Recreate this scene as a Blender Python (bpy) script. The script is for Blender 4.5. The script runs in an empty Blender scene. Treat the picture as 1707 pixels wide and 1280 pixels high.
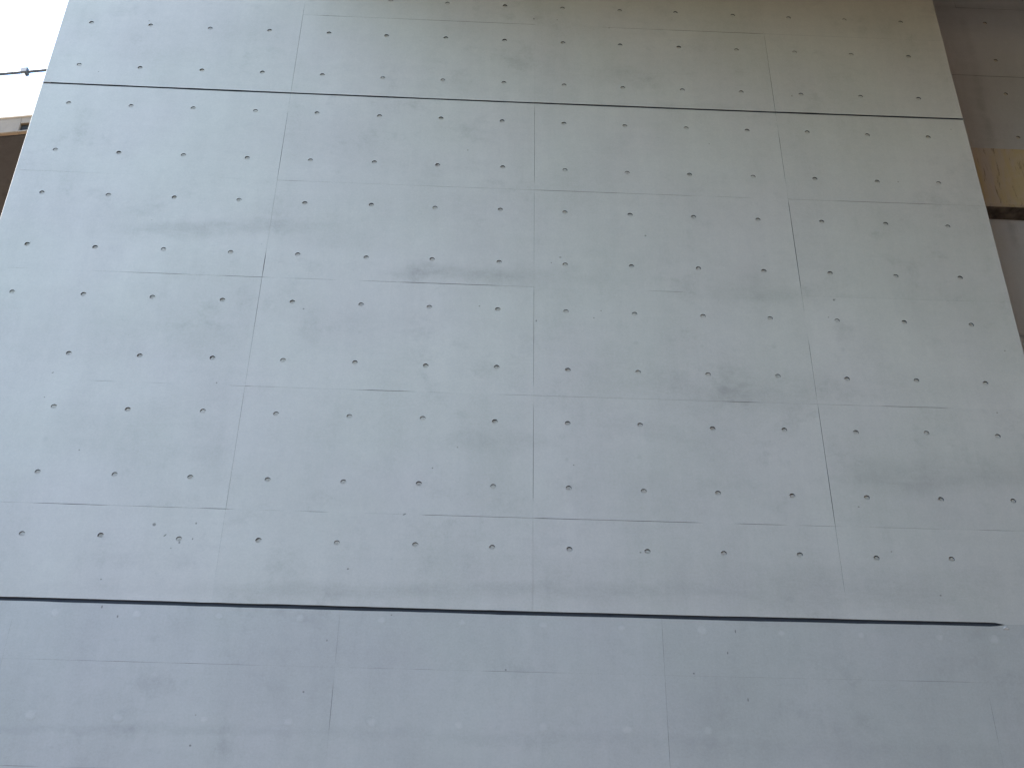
import bpy, math, random
from mathutils import Vector, Matrix, noise

random.seed(7)
scene = bpy.context.scene
col = scene.collection
R = math.radians

# ------------------------------------------------------------------ camera
F_PX, PITCH, YAW, ROLL = 2372.10, 0.646959, 0.0329338, 0.0138877
EYE = 1.6                                  # camera height above the ground
Z0 = EYE + 8.02874                         # height of the upper lift joint on the pier
CAM = Vector((-0.36897, -7.15822, EYE))
fw = Vector((math.sin(YAW) * math.cos(PITCH), math.cos(YAW) * math.cos(PITCH), math.sin(PITCH)))
r0 = Vector((math.cos(YAW), -math.sin(YAW), 0))
u0 = r0.cross(fw)
rt = r0 * math.cos(ROLL) + u0 * math.sin(ROLL)
up = -r0 * math.sin(ROLL) + u0 * math.cos(ROLL)
cd = bpy.data.cameras.new('camera')
cd.sensor_width = 36
cd.lens = F_PX / 1707 * 36
cd.clip_end = 2000
cam = bpy.data.objects.new('camera', cd)
cam.matrix_world = Matrix(((rt.x, up.x, -fw.x, CAM.x), (rt.y, up.y, -fw.y, CAM.y), (rt.z, up.z, -fw.z, CAM.z), (0, 0, 0, 1)))
col.objects.link(cam)
scene.camera = cam


def ray(u, v):
    return fw + rt * ((u - 853.5) / F_PX) - up * ((v - 640) / F_PX)


def on_y(u, v, y=0.0):
    """photo pixel -> point on the vertical plane at depth y"""
    d = ray(u, v)
    return CAM + d * ((y - CAM.y) / d.y)


def on_z(u, v, z):
    d = ray(u, v)
    return CAM + d * ((z - CAM.z) / d.z)


# ------------------------------------------------------------------ light
SUN_EL, SUN_AZ = R(70), R(-88.5)           # azimuth from +Y towards +X: the sun stands left, a hair behind the pier face
world = bpy.data.worlds.new('World')
scene.world = world
world.use_nodes = True
wn = world.node_tree.nodes
sky = wn.new('ShaderNodeTexSky')
sky.sky_type = 'NISHITA'
sky.sun_disc = False
sky.sun_elevation = SUN_EL
sky.sun_rotation = SUN_AZ
sky.air_density = 1.0
sky.dust_density = 0.3
sky.ozone_density = 1.0
bg = wn['Background']
bg.inputs['Strength'].default_value = 0.15
world.node_tree.links.new(sky.outputs[0], bg.inputs[0])
sl = bpy.data.lights.new('sun', 'SUN')
sl.energy = 3.5
sl.angle = R(0.5)
sl.color = (1.0, 0.95, 0.88)
sun = bpy.data.objects.new('sun', sl)
sd = Vector((math.sin(SUN_AZ) * math.cos(SUN_EL), math.cos(SUN_AZ) * math.cos(SUN_EL), math.sin(SUN_EL)))
sun.rotation_euler = sd.to_track_quat('Z', 'Y').to_euler()
sun.location = (-30, 5, 40)
col.objects.link(sun)
vs = scene.view_settings
vs.view_transform = 'Standard'
vs.look = 'None'
vs.gamma = 1
vs.exposure = 3.03
vs.use_curve_mapping = False
scene.cycles.use_denoising = True
scene.cycles.max_bounces = 6
scene.cycles.diffuse_bounces = 5


# ------------------------------------------------------------------ helpers
def tag(o, label=None, cat=None, group=None, kind=None):
    if label: o['label'] = label
    if cat: o['category'] = cat
    if group: o['group'] = group
    if kind: o['kind'] = kind
    return o


def empty(name, loc, label, cat):
    o = bpy.data.objects.new(name, None)
    o.location = loc
    col.objects.link(o)
    return tag(o, label, cat)


def link(name, me, parent=None, loc=(0, 0, 0)):
    """mesh given in world coordinates (or about loc), parented without moving it"""
    o = bpy.data.objects.new(name, me)
    col.objects.link(o)
    o.location = loc
    if parent is not None:
        o.parent = parent
        base = parent.location.copy()
        p = parent.parent
        while p is not None:
            base += p.location
            p = p.parent
        o.location = Vector(loc) - base
    return o


def mesh(name, v, f, mat, smooth=False):
    me = bpy.data.meshes.new(name)
    me.from_pydata(v, [], f)
    me.materials.append(mat)
    if smooth:
        me.polygons.foreach_set('use_smooth', [True] * len(f))
    me.update()
    return me


class MB:
    def __init__(s):
        s.v, s.f = [], []

    def poly(s, pts):
        n = len(s.v)
        s.v += [tuple(p) for p in pts]
        s.f.append(tuple(range(n, n + len(pts))))

    def box(s, lo, hi, b=0.0, M=None):
        """box with chamfered edges"""
        x0, y0, z0 = lo
        x1, y1, z1 = hi
        n = len(s.v)
        c = [(x0, y0, z0), (x1, y0, z0), (x1, y1, z0), (x0, y1, z0), (x0, y0, z1), (x1, y0, z1), (x1, y1, z1), (x0, y1, z1)]
        if b <= 0:
            s.v += c
            s.f += [tuple(n + i for i in q) for q in ((0, 3, 2, 1), (4, 5, 6, 7), (0, 1, 5, 4), (1, 2, 6, 5), (2, 3, 7, 6), (3, 0, 4, 7))]
        else:
            cen = ((x0 + x1) / 2, (y0 + y1) / 2, (z0 + z1) / 2)
            for p in c:                       # three vertices per corner: index 3*i + axis whose face they lie on
                for ax in range(3):
                    q = list(p)
                    for k in range(3):
                        if k != ax:
                            q[k] += b if q[k] < cen[k] else -b
                    s.v.append(tuple(q))
            V = lambda i, ax: n + 3 * i + ax
            s.f += [tuple(V(i, 2) for i in (0, 3, 2, 1)), tuple(V(i, 2) for i in (4, 5, 6, 7)),
                    tuple(V(i, 1) for i in (0, 1, 5, 4)), tuple(V(i, 0) for i in (1, 2, 6, 5)),
                    tuple(V(i, 1) for i in (2, 3, 7, 6)), tuple(V(i, 0) for i in (3, 0, 4, 7))]
            for i, j, ax in ((0, 1, 0), (3, 2, 0), (4, 5, 0), (7, 6, 0), (0, 3, 1), (1, 2, 1), (4, 7, 1), (5, 6, 1), (0, 4, 2), (1, 5, 2), (2, 6, 2), (3, 7, 2)):
                a, d = [k for k in range(3) if k != ax]
                s.f.append((V(i, a), V(j, a), V(j, d), V(i, d)))
            for i in range(8):
                s.f.append((V(i, 0), V(i, 1), V(i, 2)))
        if M is not None:
            for k in range(n, len(s.v)):
                s.v[k] = tuple(M @ Vector(s.v[k]))

    def tube(s, a, b, r, n=10, r2=None):
        a, b = Vector(a), Vector(b)
        d = (b - a).normalized()
        x = d.orthogonal().normalized()
        y = d.cross(x)
        k = len(s.v)
        for p, q in ((a, r), (b, r2 or r)):
            for i in range(n):
                t = 2 * math.pi * i / n
                s.v.append(tuple(p + x * (q * math.cos(t)) + y * (q * math.sin(t))))
        for i in range(n):
            j = (i + 1) % n
            s.f.append((k + i, k + j, k + n + j, k + n + i))
        s.f.append(tuple(k + i for i in reversed(range(n))))
        s.f.append(tuple(k + n + i for i in range(n)))

    def build(s, name, mat, parent=None, smooth=False):
        me = mesh(name, s.v, s.f, mat, smooth)
        import bmesh
        bm = bmesh.new()
        bm.from_mesh(me)
        bmesh.ops.recalc_face_normals(bm, faces=bm.faces)
        bm.to_mesh(me)
        bm.free()
        return link(name, me, parent)


# ------------------------------------------------------------------ materials
class NT:
    def __init__(s, name):
        s.m = bpy.data.materials.new(name)
        s.m.use_nodes = True
        s.t = s.m.node_tree
        s.n = s.t.nodes
        s.bsdf = s.n['Principled BSDF']
        s.pos = s.n.new('ShaderNodeNewGeometry').outputs['Position']

    def L(s, a, b):
        s.t.links.new(a, b)

    def put(s, sock, val):
        if hasattr(val, 'is_output'):
            s.L(val, sock)
        else:
            sock.default_value = val

    def math(s, op, a, b=0.0, c=None):
        n = s.n.new('ShaderNodeMath')
        n.operation = op
        s.put(n.inputs[0], a)
        s.put(n.inputs[1], b)
        if c is not None: s.put(n.inputs[2], c)
        return n.outputs[0]

    def vmath(s, op, a, b=(0, 0, 0), out=0):
        n = s.n.new('ShaderNodeVectorMath')
        n.operation = op
        s.put(n.inputs[0], a)
        s.put(n.inputs[1], b)
        return n.outputs[out]

    def scaled(s, vec, sc):
        return s.vmath('MULTIPLY', vec, sc)

    def noise(s, vec, scale, detail=4, rough=0.55, color=False, dist=0.0):
        n = s.n.new('ShaderNodeTexNoise')
        s.L(vec, n.inputs['Vector'])
        n.inputs['Scale'].default_value = scale
        n.inputs['Detail'].default_value = detail
        n.inputs['Roughness'].default_value = rough
        n.inputs['Distortion'].default_value = dist
        return n.outputs['Color' if color else 'Fac']

    def rng(s, v, a, b, c, d, smooth=True):
        n = s.n.new('ShaderNodeMapRange')
        n.interpolation_type = 'SMOOTHSTEP' if smooth else 'LINEAR'
        s.put(n.inputs[0], v)
        for i, q in enumerate((a, b, c, d)): n.inputs[i + 1].default_value = q
        return n.outputs[0]

    def mixc(s, f, a, b, mode='MIX'):
        n = s.n.new('ShaderNodeMix')
        n.data_type = 'RGBA'
        n.blend_type = mode
        s.put(n.inputs[0], f)
        s.put(n.inputs[6], a if hasattr(a, 'is_output') else (*a, 1))
        s.put(n.inputs[7], b if hasattr(b, 'is_output') else (*b, 1))
        return n.outputs[2]

    def spot(s, vec, c, a, b, ang=0.0, inner=0.15, outer=1.4):
        """1 inside an ellipse on the wall (half axes a along x, b along z), 0 outside"""
        n = s.n.new('ShaderNodeMapping')
        n.vector_type = 'TEXTURE'
        s.L(vec, n.inputs[0])
        n.inputs[1].default_value = c
        n.inputs[2].default_value = (0, ang, 0)
        n.inputs[3].default_value = (a, 50.0, b)
        q = s.n.new('ShaderNodeVectorMath')
        q.operation = 'LENGTH'
        s.L(n.outputs[0], q.inputs[0])
        return s.rng(q.outputs['Value'], inner, outer, 1, 0)

    def bump(s, h, strength, dist):
        n = s.n.new('ShaderNodeBump')
        n.inputs['Strength'].default_value = strength
        n.inputs['Distance'].default_value = dist
        s.L(h, n.inputs['Height'])
        return n

    def finish(s, colr, rough, normal=None):
        s.put(s.bsdf.inputs['Base Color'], colr if hasattr(colr, 'is_output') else (*colr, 1))
        s.put(s.bsdf.inputs['Roughness'], rough)
        s.bsdf.inputs['Specular IOR Level'].default_value = 0.3
        if normal is not None: s.L(normal, s.bsdf.inputs['Normal'])
        return s.m


def concrete(name, base, stains=(), pits=(), mott=0.135, chroma=0.3, grain=0.20, panel_var=0.035, ragged=1.0, disc=None):
    """cast concrete: cloudy tone, faint form streaks, stains with their own outlines, small air pits"""
    t = NT(name)
    p = t.pos
    sub = lambda v, k: t.math('MULTIPLY', t.math('SUBTRACT', v, 0.5), k)
    tone = t.math('ADD', 1.0, sub(t.noise(p, 0.75, 6, 0.6, dist=0.4), mott * 2.2))
    tone = t.math('ADD', tone, sub(t.noise(t.scaled(p, (1.6, 1.6, 0.55)), 2.4, 5, 0.62), mott * 1.5))
    tone = t.math('ADD', tone, sub(t.noise(t.scaled(p, (7.0, 7.0, 0.5)), 1.0, 4, 0.6), mott * 0.55))
    tone = t.math('ADD', tone, sub(t.noise(t.scaled(p, (0.5, 0.5, 9.0)), 1.0, 4, 0.6), mott * 0.55))
    # blotchy laitance: darker clouds with ragged edges
    cl = t.rng(t.noise(p, 3.6, 8, 0.70, dist=0.1), 0.50, 0.74, 0, 1)
    clm = t.rng(t.noise(p, 0.8, 2, 0.5), 0.36, 0.62, 0, 1)
    tone = t.math('SUBTRACT', tone, t.math('MULTIPLY', t.math('MULTIPLY', cl, clm), mott * 1.2))
    tone = t.math('ADD', tone, sub(t.noise(p, 15.0, 8, 0.78), mott * 1.5))
    tone = t.math('ADD', tone, sub(t.noise(t.scaled(p, (24.0, 24.0, 1.4)), 1.0, 3, 0.6), mott * 0.35))
    # grain
    tone = t.math('ADD', tone, sub(t.noise(p, 70.0, 3, 0.7), grain))
    tone = t.math('ADD', tone, sub(t.noise(p, 260.0, 2, 0.7), grain * 1.3))
    # each form panel took a slightly different tone
    oi = t.n.new('ShaderNodeObjectInfo')
    tone = t.math('ADD', tone, sub(oi.outputs['Random'], panel_var))
    if stains:
        w = t.vmath('SUBTRACT', t.noise(p, 2.6, 5, 0.62, color=True), (0.5, 0.5, 0.5))
        w2 = t.vmath('SUBTRACT', t.noise(p, 14.0, 4, 0.62, color=True), (0.5, 0.5, 0.5))
        pw = t.vmath('ADD', p, t.vmath('ADD', t.vmath('MULTIPLY', w, (0.55 * ragged, 0, 0.20 * ragged)), t.vmath('MULTIPLY', w2, (0.12 * ragged, 0, 0.06 * ragged))))
        brk = t.rng(t.noise(t.scaled(p, (1, 1, 3.0)), 3.0, 6, 0.7), 0.28, 0.6, 0.25, 1)
        acc = None
        for (c, a, b, ang, k) in stains:
            m = t.math('MULTIPLY', t.spot(pw, c, a * 1.3, b * 1.2, ang), k * 0.85)
            acc = m if acc is None else t.math('ADD', acc, m)
        tone = t.math('SUBTRACT', tone, t.math('MULTIPLY', acc, brk))
    if pits:
        acc = None
        for (c, a, b, ang) in pits:
            m = t.spot(p, c, a, b, ang, 0.5, 1.0)
            acc = m if acc is None else t.math('MAXIMUM', acc, m)
        tone = t.math('MULTIPLY', tone, t.math('SUBTRACT', 1.0, t.math('MULTIPLY', acc, 0.55)))
    # scattered pin holes
    vo = t.n.new('ShaderNodeTexVoronoi')
    vo.inputs['Scale'].default_value = 4.5
    t.L(p, vo.inputs['Vector'])
    pin = t.rng(vo.outputs['Distance'], 0.014, 0.032, 1, 0)
    tone = t.math('MULTIPLY', tone, t.math('SUBTRACT', 1.0, t.math('MULTIPLY', pin, 0.5)))
    hue = t.noise(p, 1.1, 3, 0.5)
    tint = t.mixc(t.rng(hue, 0.3, 0.7, 0, 1), (1.0 + 0.02 * chroma, 1.0 - 0.02 * chroma, 1.0 + 0.03 * chroma), (1.0 - 0.02 * chroma, 1.0 + 0.02 * chroma, 1.0 - 0.03 * chroma))
    if disc:                                  # a hand-filled spot that fades into the concrete round it
        r, rim = disc
        oc = t.n.new('ShaderNodeTexCoord').outputs['Object']
        q = t.n.new('ShaderNodeVectorMath')
        q.operation = 'LENGTH'
        t.L(oc, q.inputs[0])
        d = t.math('ADD', t.math('DIVIDE', q.outputs['Value'], r), sub(t.noise(p, 45.0, 3, 0.6), 0.7))
        base = t.mixc(t.rng(d, 0.35, 0.95, 0, 1), base, rim)
    c = t.mixc(1.0, base, tint, 'MULTIPLY')
    sc = t.n.new('ShaderNodeVectorMath')
    sc.operation = 'SCALE'
    t.L(c, sc.inputs[0])
    t.L(tone, sc.inputs['Scale'])
    b1 = t.bump(t.noise(p, 1.7, 3, 0.5), 0.5, 0.006)
    b2 = t.bump(t.noise(p, 45.0, 4, 0.65), 0.35, 0.0012)
    t.L(b1.outputs[0], b2.inputs['Normal'])
    return t.finish(sc.outputs[0], 0.82, b2.outputs[0])


def S(u, v, du, dv, k, ang=-0.02, y=0.0):
    """stain measured on the photograph (pixels), laid on the wall plane"""
    c = on_y(u, v, y)
    a = abs(on_y(u + du, v, y).x - on_y(u - du, v, y).x) / 2
    b = abs(on_y(u, v - dv, y).z - on_y(u, v + dv, y).z) / 2
    return (tuple(c), a, b, ang, k)


PIER_STAINS = [S(400, 378, 150, 12, .16, -.09), S(270, 385, 60, 10, .07), S(580, 395, 90, 20, .05),
               S(760, 458, 90, 12, .15), S(900, 465, 110, 20, .10), S(690, 455, 40, 8, .08), S(1270, 492, 90, 13, .13),
               S(1240, 465, 60, 22, .06), S(1290, 660, 120, 22, .09), S(1480, 650, 150, 20, .06), S(1130, 655, 80, 26, .08),
               S(830, 735, 90, 14, .10), S(1090, 720, 70, 14, .08, .25), S(1590, 790, 140, 22, .12), S(1480, 800, 60, 16, .08),
               S(230, 720, 110, 45, .06), S(340, 740, 40, 40, .08), S(250, 560, 110, 40, .06), S(480, 985, 190, 14, .08),
               S(700, 985, 190, 12, .10), S(1010, 985, 160, 14, .11), S(1350, 985, 200, 26, .11), S(1570, 990, 140, 30, .09),
               S(230, 1215, 330, 8, .09), S(900, 1228, 380, 9, .07), S(1400, 1245, 300, 16, .05), S(1080, 178, 120, 5, .08),
               S(1480, 950, 200, 10, .04), S(1010, 900, 300, 30, -.03), S(140, 440, 140, 50, -.04), S(1040, 120, 26, 8, .08),
               S(880, 107, 16, 8, .10), S(1230, 118, 12, 7, .08), S(1640, 1060, 40, 30, .06), S(120, 985, 120, 8, .06)]


def pit(u, v, du, dv, ang=0.0):
    c = on_y(u, v)
    return (tuple(c), du / 250.0, dv / 190.0, ang)


PITS = [pit(257, 874, 3.2, 2.6), pit(275, 892, 3.6, 1.1, -.9), pit(299, 904, 1.8, 1.8), pit(327, 872, 1.6, 1.6), pit(321, 898, 1.2, 1.6),
        pit(934, 429, 2.6, 1.3), pit(919, 438, 1.2, 1.2), pit(1076, 393, 2.0, 1.6), pit(506, 515, 1.8, 1.4), pit(674, 857, 3.6, 1.2, -.6),
        pit(1390, 500, 2.2, 2.2), pit(1392, 499, 1.0, 1.0), pit(990, 530, 1.3, 1.3), pit(1002, 518, 1.2, 1.2), pit(170, 1011, 1.2, 2.2),
        pit(1226, 1052, 1.0, 2.6), pit(1213, 1088, 1.0, 2.0), pit(1247, 1166, 1.0, 2.6), pit(317, 1242, 2.0, 1.4), pit(843, 1116, 1.6, 1.3),
        pit(890, 32, 1.8, 2.4), pit(361, 638, 1.4, 1.4), pit(894, 535, 1.4, 2.0), pit(721, 780, 1.4, 1.2), pit(132, 750, 1.3, 1.3),
        pit(580, 948, 2.0, 1.3, -.5), pit(74, 662, 1.4, 1.0), pit(88, 621, 2.4, 1.0, -.6), pit(196, 1027, 1.4, 2.0), pit(545, 1067, 1.0, 1.6)]

PIER_BASE = (0.485, 0.430, 0.348)
M_PIER = concrete('concrete_pier', PIER_BASE)
LOW_DIM_BASE = (0.430, 0.390, 0.322)  # lower lift toned down: the dimmer light near the foot is in this colour
_pm = {}


def pier_mat(x0, x1, z0, z1, base=PIER_BASE):
    """the pier concrete with those stains and pits that touch one panel"""
    hit = lambda c, a, b: x0 - a * 1.2 - 0.3 < c[0] < x1 + a * 1.2 + 0.3 and z0 - b * 1.2 - 0.12 < c[2] < z1 + b * 1.2 + 0.12
    st = tuple(q for q in PIER_STAINS if hit(q[0], q[1], q[2]))
    pi = tuple(q for q in PITS if x0 - .02 < q[0][0] < x1 + .02 and z0 - .02 < q[0][2] < z1 + .02)
    if (st, pi, base) not in _pm: _pm[(st, pi, base)] = concrete('concrete_pier', base, st, pi)
    return _pm[(st, pi, base)]


M_GRIME_SHADE = concrete('grimy_shaded_recess_concrete', (0.062, 0.062, 0.064))  # dark tone holds seam dirt and the painted shade inside holes and seams
M_PLUG = concrete('concrete_mortar', tuple(1.11 * q for q in LOW_DIM_BASE), disc=(0.031, LOW_DIM_BASE))
M_PLUG_OLD = concrete('concrete_old_mortar', tuple(0.93 * q for q in PIER_BASE), disc=(0.021, PIER_BASE))
YW = 0.70
WALL_STAINS_AND_SHADE = [S(1614, 70, 6, 70, .12, .0, YW), S(1640, 190, 6, 70, .16, .0, YW), S(1690, 385, 5, 26, .2, 0, YW), S(1605, 130, 22, 130, .10, 0, YW),  # the last, tall spot paints the shade in the corner beside the pier
               S(1660, 16, 120, 6, .15, 0, YW), S(1690, 560, 20, 4, .4, 0, YW)]
M_WALL = concrete('concrete_wall', (0.50, 0.492, 0.485), WALL_STAINS_AND_SHADE, mott=0.10, ragged=0.3)
M_DECK = concrete('concrete_deck', (0.165, 0.135, 0.105), mott=0.1)


def ochre():
    t = NT('concrete_ochre_stained')
    p = t.pos
    n1 = t.noise(t.scaled(p, (6.0, 6.0, 1.2)), 1.0, 6, 0.65, dist=0.6)
    n2 = t.noise(t.scaled(p, (48.0, 48.0, 5.0)), 1.0, 6, 0.75, dist=0.4)
    n3 = t.noise(p, 9.0, 5, 0.6)
    c = t.mixc(t.rng(n1, 0.36, 0.62, 0, 1), (0.47, 0.395, 0.335), (0.50, 0.39, 0.225))
    c = t.mixc(t.rng(n3, 0.45, 0.7, 0, 0.5), c, (0.52, 0.42, 0.31))
    c = t.mixc(t.rng(n2, 0.56, 0.70, 0, 0.8), c, (0.07, 0.05, 0.03))
    b = t.bump(n3, 0.5, 0.004)
    return t.finish(c, 0.85, b.outputs[0])


M_OCHRE = ochre()


def simple(name, c, rough=0.6, var=0.1, scale=3.0, metal=0.0):
    t = NT(name)
    n = t.noise(t.pos, scale, 6, 0.6)
    k = t.rng(n, 0.3, 0.7, 1 - var, 1 + var)
    sc = t.n.new('ShaderNodeVectorMath')
    sc.operation = 'SCALE'
    sc.inputs[0].default_value = c
    t.L(k, sc.inputs['Scale'])
    t.bsdf.inputs['Metallic'].default_value = metal
    return t.finish(sc.outputs[0], rough, t.bump(n, 0.2, 0.004).outputs[0])


M_WHITE = simple('white_painted_concrete', (0.62, 0.565, 0.51), 0.6, 0.04)
M_BEIGE = simple('beige_weathered_concrete', (0.158, 0.118, 0.082), 0.8, 0.12)
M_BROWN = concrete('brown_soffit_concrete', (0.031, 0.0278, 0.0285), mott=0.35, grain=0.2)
M_DARK = simple('dark_drain_recess', (0.010, 0.009, 0.008), 0.9, 0.2)  # near-black colour stands in for the shade inside the opening
M_STEEL = simple('grey_rail_steel', (0.05, 0.055, 0.06), 0.5, 0.1, metal=0.2)


def ground_mat():
    t = NT('gravelly_ground')
    p = t.pos
    c = t.mixc(t.rng(t.noise(p, 0.15, 5, 0.6), 0.4, 0.6, 0, 1), (0.24, 0.18, 0.13), (0.29, 0.22, 0.155))
    c = t.mixc(t.rng(t.noise(p, 12.0, 5, 0.7), 0.35, 0.7, 0, 1), c, (0.14, 0.105, 0.07))
    return t.finish(c, 0.95, t.bump(t.noise(p, 8.0, 6, 0.7), 0.6, 0.03).outputs[0])


# ------------------------------------------------------------------ ground
gb = MB()
G = 12
for i in range(G):
    for j in range(G):
        s = 700 / G
        x, y = -350 + i * s, -350 + j * s
        gb.poly([(x, y, 0), (x + s, y, 0), (x + s, y + s, 0), (x, y + s, 0)])
g = gb.build('ground', ground_mat())
tag(g, kind='structure')
rd = MB()
for i in range(20):
    x = -60 + 6 * i
    rd.poly([(x, -10.6, 0.004), (x + 6, -10.6, 0.004), (x + 6, -1.2, 0.004), (x, -1.2, 0.004)])
tag(rd.build('added_dark_road', simple('asphalt', (0.045, 0.045, 0.048), 0.9, 0.2, 20.0)), kind='structure')  # unseen dark surface, added to cut the bounce at the pier foot
for y in (-10.9, -1.2):
    kb = MB(); kb.box((-60, y, -0.1), (60, y + 0.3, 0.12), 0.02); tag(kb.build('kerb', simple('kerb_concrete', (0.3, 0.29, 0.27), 0.85)), kind='structure')

# ------------------------------------------------------------------ the pier
PT = 0.035                 # depth of the form panel skin (and of the joint grooves)
XL, XR = -3.612, 3.222
TOPZ = Z0 + 2.72


def warp(x, z):
    """as-built irregularity of the formwork, about a centimetre over the face"""
    q = max(-4.6, min(2.0, z - Z0)) + 2
    dx = .003753 - .000268 * x + .001325 * q - .001066 * x * x + .000219 * x * q - .000046 * q * q
    dz = -.003003 + .00129 * x - .000406 * q + .000768 * x * x - .001172 * x * q + .000244 * q * q
    return x + dx, z + dz


# stretches of seam that stand open on the photograph: {seam id: [(from pixel, to pixel, strength)]}
OPEN_PX = {
    59: [((300, 14), (360, 17), .3), ((530, 26), (575, 28), .7), ((660, 31), (850, 39), .35), ((1000, 48), (1110, 52), .4), ((1110, 52), (1270, 57), .7)],
    41: [((365, 296), (405, 298), .5), ((462, 300), (505, 303), .7), ((535, 305), (545, 305), .6), ((715, 312), (755, 315), .45), ((770, 315), (805, 317), .4),
         ((893, 319), (1030, 323), 1.0), ((1030, 323), (1150, 326), .6), ((1195, 328), (1250, 330), .6), ((1400, 336), (1560, 341), .9)],
    32: [((20, 447), (48, 448), .5), ((160, 452), (205, 453), .4), ((205, 453), (310, 457), .8), ((372, 460), (450, 463), 1.1), ((480, 463), (555, 466), .5),
         ((605, 468), (665, 471), .8), ((665, 471), (830, 477), 1.3), ((830, 477), (888, 479), .5), ((1000, 483), (1080, 485), .5), ((1080, 485), (1140, 487), 1.0)],
    23: [((150, 635), (195, 637), .9), ((240, 638), (290, 640), .5), ((330, 641), (380, 643), .3), ((378, 643), (412, 644), 1.1), ((438, 645), (452, 645), .8), ((500, 646), (510, 646), .5),
         ((590, 649), (610, 650), .6), ((610, 650), (685, 652), 1.2), ((718, 653), (745, 654), .6), ((830, 656), (892, 658), .6), ((1205, 668), (1262, 670), 1.0), ((1360, 675), (1470, 678), .6), ((1470, 678), (1580, 681), 1.1)],
    14: [((0, 838), (16, 838), .5), ((65, 840), (110, 841), .7), ((100, 841), (175, 843), 1.1), ((228, 844), (300, 846), .5), ((340, 848), (386, 848), 1.0), ((440, 850), (470, 851), .5), ((505, 852), (545, 853), .8),
         ((605, 854), (680, 856), .4), ((705, 857), (890, 861), .9), ((890, 861), (960, 864), 1.3), ((960, 864), (1165, 872), 1.0), ((1230, 874), (1305, 876), .9), ((1340, 877), (1392, 879), .8), ((1460, 881), (1565, 884), .6), ((1640, 886), (1690, 887), .5)],
    401: [((60, 1098), (130, 1100), .3), ((125, 1100), (250, 1103), .6), ((305, 1103), (420, 1107), .6), ((590, 1110), (650, 1111), .3), ((690, 1112), (730, 1113), .4), ((810, 1115), (940, 1119), .6), ((1510, 1138), (1620, 1141), .6)],
    402: [((0, 1272), (60, 1273), .9), ((100, 1275), (250, 1278), .6)],
    103: [((501, 10), (488, 150), .75), ((486, 150), (482, 175), .5), ((478, 190), (462, 300), .85), ((462, 300), (450, 370), .2), ((441, 423), (436, 462), 1.1), ((436, 462), (425, 545), .8), ((425, 545), (407, 640), .6), ((405, 645), (385, 765), .3), ((385, 765), (370, 850), .4), ((368, 860), (355, 960), .3)],
    106: [((890, 180), (889, 300), .7), ((889, 320), (888, 440), .45), ((887, 482), (887, 580), .9), ((887, 580), (887, 640), .5), ((886, 680), (886, 830), .75), ((886, 860), (886, 900), .4)],
    109: [((1272, 60), (1288, 190), .7), ((1297, 222), (1306, 300), .7), ((1312, 335), (1334, 480), 1.2), ((1334, 480), (1340, 520), .5), ((1346, 570), (1358, 660), .7), ((1361, 680), (1375, 780), .8), ((1375, 780), (1390, 880), 1.0), ((1391, 890), (1404, 985), .5)],
    303: [((20, 1030), (5, 1105), .4)], 306: [((566, 1026), (560, 1100), .4), ((556, 1140), (550, 1215), .8)],
    309: [((1103, 1040), (1106, 1100), .6), ((1107, 1110), (1112, 1190), .4), ((1113, 1190), (1117, 1280), .7)], 312: [((1652, 1170), (1668, 1240), .6)],
}
OPEN = {}
for _k, _l in OPEN_PX.items():
    for (_a, _b, _s) in _l:
        pa, pb = on_y(*_a), on_y(*_b)
        vert = _k in (103, 106, 109, 303, 306, 309, 312)
        t0, t1 = (pa.z, pb.z) if vert else (pa.x, pb.x)
        OPEN.setdefault(_k, []).append((min(t0, t1), max(t0, t1), _s))


def seam_gap(key, t):
    """half opening of a form seam: nearly closed in places, a few millimetres in others"""
    n = noise.noise(Vector((t * 2.3, key * 7.31, 3.1))) + 0.5 * noise.noise(Vector((t * 7.3, key * 3.7, 9.4)))
    if key in OPEN:
        g = max([q * min(1.0, max(0.0, (t - a + .03) / .06), ) * min(1.0, max(0.0, (b + .03 - t) / .06)) for (a, b, q) in OPEN[key]])
        return 0.00005 + 0.00018 * max(0, n) + (0.0007 if 300 <= key < 700 else 0.00105) * g * (0.75 + 0.35 * g) * (1 + 0.45 * n)
    k = 0.5 if 300 <= key < 700 else 1.0
    return 0.00006 + 0.0008 * k * max(0.0, min(1.0, n * 1.5))


def joint_gap(key, t, half):
    n = noise.noise(Vector((t * 2.2, key * 5.1, 1.7)))
    n2 = noise.noise(Vector((t * 9.0, key * 2.3, 4.4)))
    return half * (1 + 0.22 * n) + 0.0026 * max(0, n2 - 0.12)


NS = 8


def ring_cup(name, r, depth, mat, seed):
    """recess left by a form tie: short tapered wall and a rough mortar floor"""
    rnd = random.Random(seed)
    N = 24
    v, f = [], []
    prof = [(r * 1.012, 0.0006), (r * 0.985, depth * 0.5), (r * 0.93, depth), (r * 0.55, depth - 0.0012), (r * 0.2, depth - 0.002)]
    for (q, y) in prof:
        for i in range(N):
            t = 2 * math.pi * i / N
            w = 1 + rnd.uniform(-.02, .02) * (q < r)
            v.append((q * w * math.cos(t), y + (rnd.uniform(-.0012, .0012) if q < r * 0.9 else 0), q * w * math.sin(t)))
    for k in range(len(prof) - 1):
        for i in range(N):
            j = (i + 1) % N
            f.append((k * N + i, k * N + j, (k + 1) * N + j, (k + 1) * N + i))
    f.append(tuple((len(prof) - 1) * N + i for i in range(N)))
    me = mesh(name, v, f, mat, False)
    me.materials.append(M_GRIME_SHADE)
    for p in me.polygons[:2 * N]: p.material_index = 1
    return me


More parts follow.
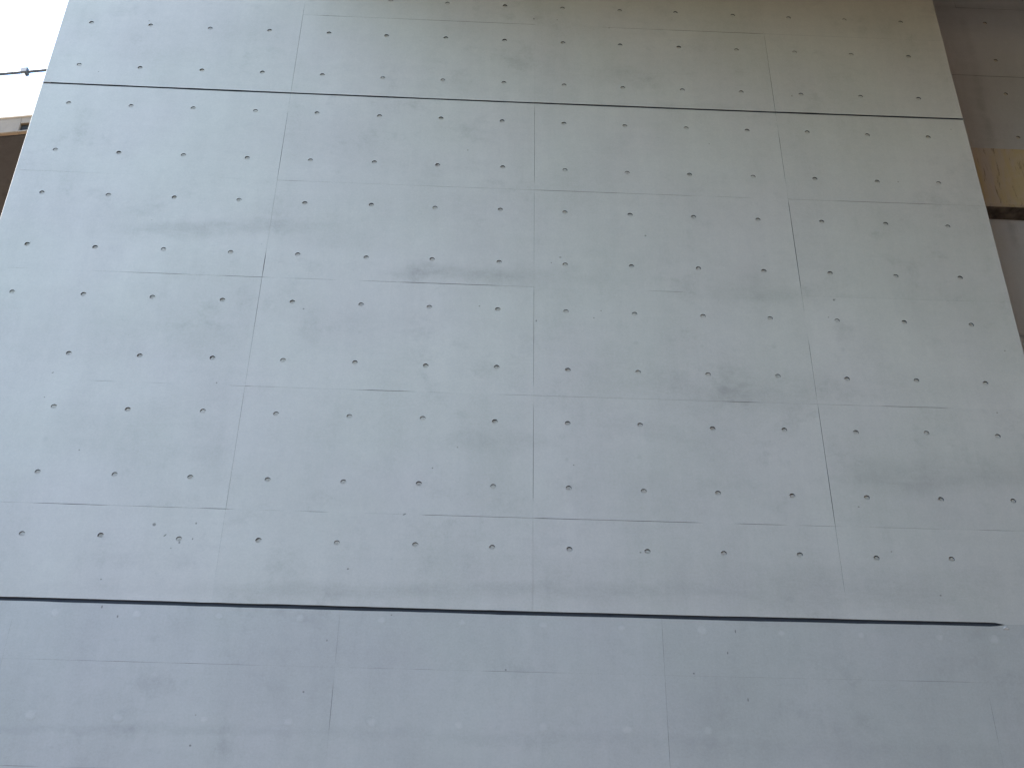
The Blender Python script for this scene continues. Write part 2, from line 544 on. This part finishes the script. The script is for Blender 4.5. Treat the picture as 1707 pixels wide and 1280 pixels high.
HOLE_R = 0.0172
CUPS = [ring_cup('tie_hole', HOLE_R, d, M_PIER, s) for s, d in enumerate((0.0060, 0.0072, 0.0054, 0.0084))]
CUP_SHALLOW = [ring_cup('tie_hole', HOLE_R, d, M_PIER, 20 + s) for s, d in enumerate((0.004, 0.006))]


def plug_mesh(r, seed, mat):
    rnd = random.Random(seed)
    N = 20
    v = [(0, -0.0003, 0)]
    f = []
    for k, (q, y) in enumerate(((0.55, -0.0003), (0.9, -0.00025), (1.0, 0.0003))):
        for i in range(N):
            t = 2 * math.pi * i / N
            w = q * r * (1 + 0.10 * math.sin(2 * t + seed) + rnd.uniform(-.06, .06))
            v.append((w * math.cos(t), y, w * math.sin(t)))
    for i in range(N):
        j = (i + 1) % N
        f.append((0, 1 + j, 1 + i))
        for k in range(2):
            a, b = 1 + k * N, 1 + (k + 1) * N
            f.append((a + i, a + j, b + j, b + i))
    return mesh('hole_plug', v, f, mat, False)


PLUGS = [plug_mesh(0.032, s, M_PLUG) for s in range(4)]
PLUGS_SAME = [plug_mesh(0.021, 10 + s, M_PLUG_OLD) for s in range(3)]


PLANES = []


def make_panel(parent, xs, zs, holes, keys, mat, y0=0.0, grooves=(None, None), chamfer=(0, 0), use_warp=True, rnd=random, shallow=None, amp=0.0005):
    """one form panel: a skin with a rim, cut through at every tie hole.
    xs, zs: cell borders; holes {(i, j): (x, z)}; keys: seam ids left, right, bottom, top; grooves: half gap functions bottom, top"""
    x0, x1, z0, z1 = xs[0], xs[-1], zs[0], zs[-1]
    xc, zc = (x0 + x1) / 2, (z0 + z1) / 2
    dy, tx, tz = rnd.uniform(-amp, amp), rnd.uniform(-amp, amp) / 1.2, rnd.uniform(-amp, amp) / 0.8
    kl, kr, kb, kt = keys
    EPS = 1e-6

    def pt(x, z):
        X, Z = x, z
        if abs(x - x0) < EPS: X += chamfer[0] if chamfer[0] else seam_gap(kl, z)
        if abs(x - x1) < EPS: X -= chamfer[1] if chamfer[1] else seam_gap(kr, z)
        if abs(z - z0) < EPS: Z += grooves[0](x) if grooves[0] else seam_gap(kb, x)
        if abs(z - z1) < EPS: Z -= grooves[1](x) if grooves[1] else seam_gap(kt, x)
        y = y0 + dy + tx * (X - xc) + tz * (Z - zc)
        if use_warp: X, Z = warp(X, Z)
        return (X, y, Z)

    mb = MB()
    kids = []
    for i in range(len(xs) - 1):
        for j in range(len(zs) - 1):
            a, b, c, d = xs[i], xs[i + 1], zs[j], zs[j + 1]
            per = [(a + (b - a) * k / NS, c) for k in range(NS)] + [(b, c + (d - c) * k / NS) for k in range(NS)] + \
                  [(b - (b - a) * k / NS, d) for k in range(NS)] + [(a, d - (d - c) * k / NS) for k in range(NS)]
            h = holes.get((i, j))
            n = len(mb.v)
            P4 = 4 * NS
            mb.v += [pt(*q) for q in per]
            if h:
                hx, hz = h
                ctr = pt(hx, hz)
                for q in per:
                    t = math.atan2(q[1] - hz, q[0] - hx)
                    r = HOLE_R * (1 + 0.02 * math.sin(5 * t + hx * 9) + 0.015 * math.sin(9 * t + hz * 5))
                    mb.v.append((ctr[0] + r * math.cos(t), ctr[1] + tx * r * math.cos(t) + tz * r * math.sin(t), ctr[2] + r * math.sin(t)))
                for k in range(P4):
                    m = (k + 1) % P4
                    mb.f.append((n + k, n + m, n + P4 + m, n + P4 + k))
                kids.append((i, j, ctr))
            else:
                mb.f.append(tuple(n + k for k in range(P4)))
    # rim
    loop = []
    for i in range(len(xs) - 1): loop += [(xs[i] + (xs[i + 1] - xs[i]) * k / NS, z0) for k in range(NS)]
    for j in range(len(zs) - 1): loop += [(x1, zs[j] + (zs[j + 1] - zs[j]) * k / NS) for k in range(NS)]
    for i in reversed(range(len(xs) - 1)): loop += [(xs[i + 1] - (xs[i + 1] - xs[i]) * k / NS, z1) for k in range(NS)]
    for j in reversed(range(len(zs) - 1)): loop += [(x0, zs[j + 1] - (zs[j + 1] - zs[j]) * k / NS) for k in range(NS)]
    n = len(mb.v)
    m = len(loop)
    nface = len(mb.f)
    dark_rim = []
    mb.v += [pt(*q) for q in loop]
    # chamfer row, then the back
    for q in loop:
        p = pt(*q)
        X = p[0] - chamfer[0] * (abs(q[0] - x0) < EPS) + chamfer[1] * (abs(q[0] - x1) < EPS)
        mb.v.append((X, p[1] + (max(chamfer) if X != p[0] else 0.0008), p[2]))
    for q in loop:
        p = pt(*q)
        X = p[0] - chamfer[0] * (abs(q[0] - x0) < EPS) + chamfer[1] * (abs(q[0] - x1) < EPS)
        mb.v.append((X, y0 + PT, p[2]))
    for k in range(m):
        k2 = (k + 1) % m
        for lay in (0, 1):
            mb.f.append((n + lay * m + k2, n + lay * m + k, n + (lay + 1) * m + k, n + (lay + 1) * m + k2))
            edge = (chamfer[0] and abs(loop[k][0] - x0) < EPS) or (chamfer[1] and abs(loop[k][0] - x1) < EPS)
            dark_rim.append(0 if edge else 1)
    me = mesh('formwork_panel', mb.v, mb.f, mat)
    me.materials.append(M_GRIME_SHADE)
    for i, q in enumerate(dark_rim): me.polygons[nface + i].material_index = q  # seam rims painted dark, dirt and shade in one tone
    loc = Vector(pt(xc, zc))
    me.transform(Matrix.Translation(-loc))
    o = link('formwork_panel', me, parent, loc)
    PLANES.append((x0, x1, z0, z1, o, lambda X, Z: y0 + dy + tx * (X - xc) + tz * (Z - zc)))
    for (i, j, c) in kids:
        sh = shallow and shallow(i, j, c)
        cup = rnd.choice(CUP_SHALLOW if sh else CUPS)
        k = link('tie_hole', cup, o, c)
        k.rotation_euler = (0, rnd.uniform(0, 6.28), 0)
    return o


pier = empty('bridge_pier', (0, 0, 0), 'broad pale grey concrete bridge pier with tie hole rows and two dark grooves', 'pier')
cb = MB()
cb.box((XL + 0.004, PT - 0.0005, -0.5), (XR - 0.012, 2.6, Z0 + 1.8), 0.003)
cb.build('concrete_core', M_PIER, pier)

CX = [XL, -1.8, 0.0, 1.8, XR]
JOINT_LOW = -4.228


M_JOINT_STRIP = simple('dark_joint_strip', (0.035, 0.037, 0.040), 0.8, 0.15, 6.0)
for (za, xe) in ((0.0, XR - 0.006), (JOINT_LOW, 2.672)):
    m = MB()
    NJ = 60
    for i in range(NJ + 1):
        x = XL + 0.006 + (xe - XL - 0.006) * i / NJ
        X, Z = warp(x, Z0 + za)
        w = 0.0012 * noise.noise(Vector((x * 3.1, za, 5.5)))
        m.v += [(X, 0.0085 + w, Z - 0.018), (X, 0.0075 + w, Z + 0.018), (X, 0.030, Z + 0.018), (X, 0.030, Z - 0.018)]
    for i in range(NJ):
        for k in range(4):
            a, b = i * 4 + k, i * 4 + (k + 1) % 4
            m.f.append((a, b, b + 4, a + 4))
    m.f += [(0, 1, 2, 3), tuple(NJ * 4 + k for k in (3, 2, 1, 0))]
    m.build('joint_strip', M_JOINT_STRIP, pier)  # dark strip set into the groove to darken it


def top_joint(side):
    return lambda x: joint_gap(1, x, 0.0080) + (0.0 if side else 0.0)


def low_joint(side):
    def g(x):
        if x > 2.64:
            return max(0.0003, 0.0125 * (1 - (x - 2.64) / 0.05))
        return joint_gap(2 + side, x, 0.0125)
    return g


rp = random.Random(3)
A_OFF, B_OFF = 0.207, 0.690
bands = []                                  # (z bottom, z top, tie rows) relative to the upper joint
for top in (2, 1, 0, -1, -2, -3):
    bands.append(((top - 1) * 0.9, top * 0.9, [top * 0.9 - B_OFF, top * 0.9 - A_OFF]))
bands.append((JOINT_LOW, -3.6, [-3.6 - A_OFF]))
for (zb, zt, trs) in bands:
    for c in range(4):
        xa, xb = CX[c], CX[c + 1]
        ks = [k for k in range(-8, 7) if xa < (k + 0.5) * 0.45 - 0.0094 < xb]
        xs = [xa] + [(k + 1) * 0.45 for k in ks[:-1]] + [xb]
        zs = [zb, (zb + zt) / 2, zt] if len(trs) == 2 else [zb, zt]
        holes = {}
        for i, k in enumerate(ks):
            for j, z in enumerate(trs):
                holes[(i, j)] = ((k + 0.5) * 0.45 - 0.0094 + rp.gauss(0, .003), Z0 + z + rp.gauss(0, .003))
        gb_ = top_joint(0) if abs(zb) < 1e-6 else (low_joint(0) if abs(zb - JOINT_LOW) < 1e-6 else None)
        gt_ = top_joint(1) if abs(zt) < 1e-6 else None
        sh = (lambda i, j, p: p[0] > 1.7) if zb > -0.01 else None
        make_panel(pier, xs, [Z0 + q for q in zs], holes, (c * 3 + 100, c * 3 + 103, round(zb * 10) + 50, round(zt * 10) + 50), pier_mat(xa, xb, Z0 + zb, Z0 + zt),
                   grooves=(gb_, gt_), chamfer=(0.003 if c == 0 else 0, 0.003 if c == 3 else 0), rnd=rp, shallow=sh)

# lower lift: wide boards, every tie hole filled
LX = [XL, -2.87, -1.078, 0.730, 2.522, XR]
LZ = [JOINT_LOW, -4.588, -5.19, -6.09, -6.99, -7.89, -8.79, -Z0]
for r in range(len(LZ) - 1):
    zt, zb = LZ[r], LZ[r + 1]
    for c in range(5):
        nx = max(1, round((LX[c + 1] - LX[c]) / 0.45))
        xs = [LX[c] + (LX[c + 1] - LX[c]) * i / nx for i in range(nx + 1)]
        o = make_panel(pier, xs, [Z0 + zb, Z0 + zt], {}, (c * 3 + 300, c * 3 + 303, r + 401, r + 400), pier_mat(LX[c], LX[c + 1], Z0 + zb, Z0 + zt, LOW_DIM_BASE),
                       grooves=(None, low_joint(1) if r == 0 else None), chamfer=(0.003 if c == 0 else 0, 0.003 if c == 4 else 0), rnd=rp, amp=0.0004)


def plug_at(u, v, meshes):
    p = on_y(u, v)
    for (a, b, c, d, o, plane) in PLANES:
        if a <= p.x <= b and c <= p.z <= d:
            return link('hole_plug', rp.choice(meshes), o, (p.x, plane(p.x, p.z) - 0.0002, p.z))


for (u, v) in [(92, 1020), (228, 1023), (365, 1026), (500, 1030), (636, 1033), (770, 1037), (905, 1041), (1036, 1046), (1170, 1050), (1302, 1055), (1435, 1058), (1566, 1062), (1658, 1065),
               (50, 1190), (196, 1195), (340, 1198), (480, 1202), (620, 1203), (765, 1208), (905, 1211), (1045, 1215), (1180, 1217)]:
    o = plug_at(u, v, PLUGS)
    s = rp.uniform(0.75, 1.15)
    o.scale = (s, 1, s * rp.uniform(.8, 1.1))
for (u, v) in [(600, 554), (1060, 572), (1170, 577), (1290, 578), (1405, 582), (76, 732), (945, 766), (1066, 762), (1187, 766), (1315, 771), (1435, 770)]:
    plug_at(u, v, PLUGS_SAME)
chip = on_y(1676, 1046.5)
mb = MB()
for i, (dx, dz, r) in enumerate(((0, 0, .010), (.012, -.003, .007), (-.010, -.004, .005))):
    k = len(mb.v)
    ring = [(chip.x + dx + r * 1.3 * math.cos(t), -0.0012, chip.z + dz + r * math.sin(t)) for t in [j * math.pi / 3 + i for j in range(6)]]
    mb.v += [(chip.x + dx, -0.006, chip.z + dz)] + ring
    mb.f += [(k, k + 1 + (j + 1) % 6, k + 1 + j) for j in range(6)]
mb.build('mortar_chip', simple('fresh_mortar', (0.52, 0.47, 0.40), 0.8), pier)

# ------------------------------------------------------------------ setback wall on the right, with its ledge beam
wall = empty('abutment', (3.3, YW, 0), 'shaded brownish concrete abutment wall with ochre ledge set back beside the pier', 'abutment')
WB = MB()
WX1 = 13.6
WB.box((XR + 0.004, YW + PT - 0.0005, -0.5), (WX1, YW + 0.9, TOPZ), 0.003)
WB.build('wall_core', M_WALL, wall)
zl0 = on_y(1680, 364.5, YW).z
yl = on_z(1680, 342.5, zl0).y
zl1 = on_y(1680, 247, yl).z
zs0 = on_y(1640, 15, YW).z
xs0 = on_y(1627, 135, YW).x
hx0 = on_y(1660, 101, YW).x
hz = [on_y(u, v, YW).z for (u, v) in ((1640, 39), (1660, 101), (1676, 157), (1693, 229))]
wcols = [XR + 0.012, xs0, xs0 + 1.8, xs0 + 3.6, xs0 + 5.4, WX1]
wrows = [TOPZ, zs0, zs0 - 0.9, zl1 - 0.02, zl0 - 0.012, on_y(1702, 560, YW).z, on_y(1702, 560, YW).z - 0.9]
rw = random.Random(11)
rowholes = {1: [hz[1], hz[0]], 2: [hz[3], hz[2]]}
for r in range(len(wrows) - 1):
    zt, zb = wrows[r], wrows[r + 1]
    if r == 3: continue                     # the ledge beam sits here
    for c in range(len(wcols) - 1):
        nx = max(1, round((wcols[c + 1] - wcols[c]) / 0.45))
        xs = [wcols[c] + (wcols[c + 1] - wcols[c]) * i / nx for i in range(nx + 1)]
        zs, holes = [zb, zt], {}
        rh = rowholes.get(r)
        if rh and c > 0:
            rh = [z for z in sorted(rh) if zb + 0.04 < z < zt - 0.04]
            zs = [zb] + [(rh[k] + rh[k + 1]) / 2 for k in range(len(rh) - 1)] + [zt]
            for i in range(nx):
                x = hx0 + 0.45 * round((xs[i] + 0.225 - hx0) / 0.45)
                if xs[i] + 0.03 < x < xs[i + 1] - 0.03 and x < 7.0:
                    for j, z in enumerate(rh): holes[(i, j)] = (x + rw.gauss(0, .003), z + rw.gauss(0, .002))
        make_panel(wall, xs, zs, holes, (c * 3 + 700, c * 3 + 703, r + 801, r + 800), M_WALL, y0=YW, use_warp=False, rnd=rw, amp=0.002)

ledge = MB()
NX = 40
x0, x1 = XR + 0.014, WX1
prof = [(YW + PT, zl1), (yl + 0.012, zl1), (yl, zl1 - 0.012), (yl, zl0 + 0.020), (yl + 0.016, zl0), (YW + PT, zl0)]
for i in range(NX + 1):
    x = x0 + (x1 - x0) * i / NX
    for (y, z) in prof:
        w = 0.004 * noise.noise(Vector((x * 2.1, y * 3, z * 4)))
        ledge.v.append((x, y + (w if y < YW else 0), z + w))
np_ = len(prof)
for i in range(NX):
    for k in range(np_):
        a, b = i * np_ + k, i * np_ + (k + 1) % np_
        ledge.f.append((a, b, b + np_, a + np_))
ledge.f.append(tuple(range(np_)))
ledge.f.append(tuple(NX * np_ + k for k in reversed(range(np_))))
o = ledge.build('ledge_beam', M_OCHRE, wall)
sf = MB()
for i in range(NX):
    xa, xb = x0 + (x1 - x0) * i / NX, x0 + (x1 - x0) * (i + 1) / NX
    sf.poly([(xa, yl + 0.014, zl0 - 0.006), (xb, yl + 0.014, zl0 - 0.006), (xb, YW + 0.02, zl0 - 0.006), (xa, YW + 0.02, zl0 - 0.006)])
sf.build('shade_soffit', simple('soffit_shade', (0.13, 0.10, 0.075), 0.9, 0.6, 9.0), o)  # dark sheet under the ledge; the underside shade is painted into its colour
o['label'] = 'ochre stained concrete ledge beam with dark streaks'

# ------------------------------------------------------------------ the deck that the pier and wall carry
deck = empty('bridge_deck', (0, 0, TOPZ), 'wide concrete bridge deck resting on top of the pier and wall', 'deck')
DX0, DX1, DY0, DY1 = -2.4, 20.0, -40.0, 30.0
d = MB(); d.box((DX0 + 0.5, DY0, TOPZ), (DX1, DY1, TOPZ + 0.5), 0.02); d.build('deck_slab', M_DECK, deck)
for x in (-1.8, 0.5, 2.85, 6.2, 9.5, 12.6, 15.7, 18.8):  # unseen beams, added and placed to shade the upper pier
    d = MB(); d.box((x - 0.3, DY0 + 0.01, Z0 + 1.803), (x + 0.3, YW - 0.02 if x > XR else DY1, TOPZ + 0.004), 0.03); d.build('shading_girder', M_DECK, deck)
for x in (DX0, DX1):
    d = MB(); d.box((x - 0.0, DY0 + 0.003, TOPZ + 0.15), (x + 0.5, DY1 - 0.003, TOPZ + 1.5), 0.02); d.build('parapet', M_DECK, deck)

# unseen pier one span back and banks, added to block and bounce light
back = empty('light_blocking_pier', (6, -19, 0), 'plain broad concrete pier added out of view to block light', 'pier')
d = MB(); d.box((-3.6, -21.0, -0.5), (13.0, -18.6, Z0 + 0.9), 0.02); d.build('pier_shaft', M_DECK, back)
d = MB(); d.box((-3.9, -21.3, Z0 + 0.9), (13.3, -18.3, Z0 + 1.8), 0.03); d.build('pier_cap', M_DECK, back)


def bank(name, foot, top, h, a0, a1, along='y'):
    m = MB()
    NA, NB = 50, 12
    for j in range(NA + 1):
        a = a0 + (a1 - a0) * j / NA
        for i in range(NB + 1):
            t = i / NB
            b = foot + (top - foot) * t
            e = t * t * (3 - 2 * t)
            z = -0.3 + (h + 0.3) * e + 0.5 * e * noise.noise(Vector((a * .3, b * .2, 2)))
            m.v.append((b, a, z) if along == 'y' else (a, b, z))
    for j in range(NA):
        for i in range(NB):
            k = j * (NB + 1) + i
            m.f.append((k, k + 1, k + NB + 2, k + NB + 1))
    me = mesh(name, m.v, m.f, M_GRASS, True)
    return tag(link(name, me), kind='structure')


M_GRASS = simple('bank_grass', (0.055, 0.065, 0.035), 0.9, 0.3, 1.5)
M_EARTH = simple('bounce_slope_earth', (0.24, 0.17, 0.11), 0.95, 0.25, 1.2)
bank('light_blocking_bank', -9.0, -16.0, 8.3, -60, 60)  # added out of view to block low light from the left
bank('light_blocking_bank', -11.0, -15.0, 8.3, -60, -4.2, 'x')  # added out of view to block low light from the front
cut = bank('light_bounce_slope', 16.0, 27.0, 16.0, -60, 60)
cut.data.materials[0] = M_EARTH  # unseen slope, added to bounce warm light and close off the right
m = MB()
NH = 96
for k in range(NH):
    t = 2 * math.pi * k / NH
    w = Vector((math.cos(t), math.sin(t), 0))
    hh = 24 + 9 * noise.noise(w * 2.2) + 4 * noise.noise(w * 7.0)
    for (r, q) in ((120, -0.5), (150, 0.45), (175, 0.8), (210, 1.0), (300, 0.7)):
        m.v.append((w.x * r, w.y * r, hh * q if q > 0 else q))
for k in range(NH):
    k2 = (k + 1) % NH
    for a in range(4):
        m.f.append((k * 5 + a, k * 5 + a + 1, k2 * 5 + a + 1, k2 * 5 + a))
tag(link('horizon_blocking_hills', mesh('horizon_blocking_hills', m.v, m.f, M_GRASS, True)), kind='structure')  # unseen ring, added to block the bright sky along the horizon

# ------------------------------------------------------------------ elevated walkway far behind, left of the pier
A0 = R(-9.24)
dv = Vector((math.cos(A0), math.sin(A0), 0))
nv = Vector((-dv.y, dv.x, 0))
HR = EYE + 22.0
q0 = on_z(0, 120, HR)
K = q0.dot(nv)


def on_walk(u, v):
    d = ray(u, v)
    return CAM + d * ((K - CAM.dot(nv)) / d.dot(nv))


def wz(*uv):
    return sum(on_walk(u, v).z for u, v in uv) / len(uv)


z_ft = wz((0, 143), (60, 140)); z_fb = wz((0, 195.5), (50, 193)); z_bb = wz((0, 219), (45, 217))
und = on_z(0, 385, z_bb).dot(nv) - K
s_ref = q0.dot(dv)
MW = Matrix(((dv.x, nv.x, 0, nv.x * K), (dv.y, nv.y, 0, nv.y * K), (0, 0, 1, 0), (0, 0, 0, 1)))
S0, S1 = s_ref - 30, s_ref + 34
walk = empty('elevated_walkway', MW @ Vector((s_ref, 1.0, 0)), 'sunlit white parapet walkway bridge with thin rail and dark brown underside behind pier', 'walkway')


def wbox(name, lo, hi, mat, b=0.01, parent=walk):
    m = MB(); m.box(lo, hi, b, MW); return m.build(name, mat, parent)


wbox('parapet', (S0, 0.0, z_fb), (S1, 0.16, z_ft), M_WHITE)
wbox('parapet', (S0, und - 0.16, z_fb), (S1, und, z_ft), M_WHITE)
# edge beam with a drain opening
sd0 = on_walk(33, 203).dot(dv); sd1 = sd0 + 0.42
zd0, zd1 = wz((36, 214.5),), wz((40, 203),)
eb = wbox('edge_beam', (S0, 0.035, z_bb), (sd0, 0.12, z_fb - 0.003), M_BEIGE)
wbox('edge_beam', (sd1, 0.035, z_bb), (S1, 0.12, z_fb - 0.003), M_BEIGE)
wbox('edge_beam', (sd0 + 0.001, 0.037, z_bb + 0.001), (sd1 - 0.001, 0.115, zd0), M_BEIGE, 0.006)
wbox('edge_beam', (sd0 + 0.001, 0.037, zd1), (sd1 - 0.001, 0.115, z_fb - 0.004), M_BEIGE, 0.006)
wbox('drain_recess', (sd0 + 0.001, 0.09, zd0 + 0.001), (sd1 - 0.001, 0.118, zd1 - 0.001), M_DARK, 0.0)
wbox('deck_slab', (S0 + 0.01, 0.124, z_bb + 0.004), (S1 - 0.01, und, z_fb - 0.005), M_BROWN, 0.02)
rl = MB(); rl.tube(MW @ Vector((S0, 0.06, HR)), MW @ Vector((S1, 0.06, HR)), 0.034, 10); rl.build('rail', M_STEEL, walk, True)
sp = on_walk(38, 118).dot(dv)
for i in range(-12, 13):
    s = sp + i * 2.0
    if not S0 + 0.2 < s < S1 - 0.2: continue
    m = MB(); m.box((s - 0.035, 0.03, z_ft), (s + 0.035, 0.11, HR - 0.01), 0.006, MW); p = m.build('rail_post', M_WHITE, walk)
    m = MB(); m.box((s - 0.06, -0.01, HR - 0.07), (s + 0.09, 0.13, HR + 0.07), 0.015, MW); m.build('rail_clamp', M_STEEL, p)
for s in (S0 + 6, S1 - 8):
    m = MB(); m.box((s - 0.6, 0.5, -0.5), (s + 0.6, und - 0.1, z_bb + 0.002), 0.03, MW); m.build('column', M_BEIGE, walk)
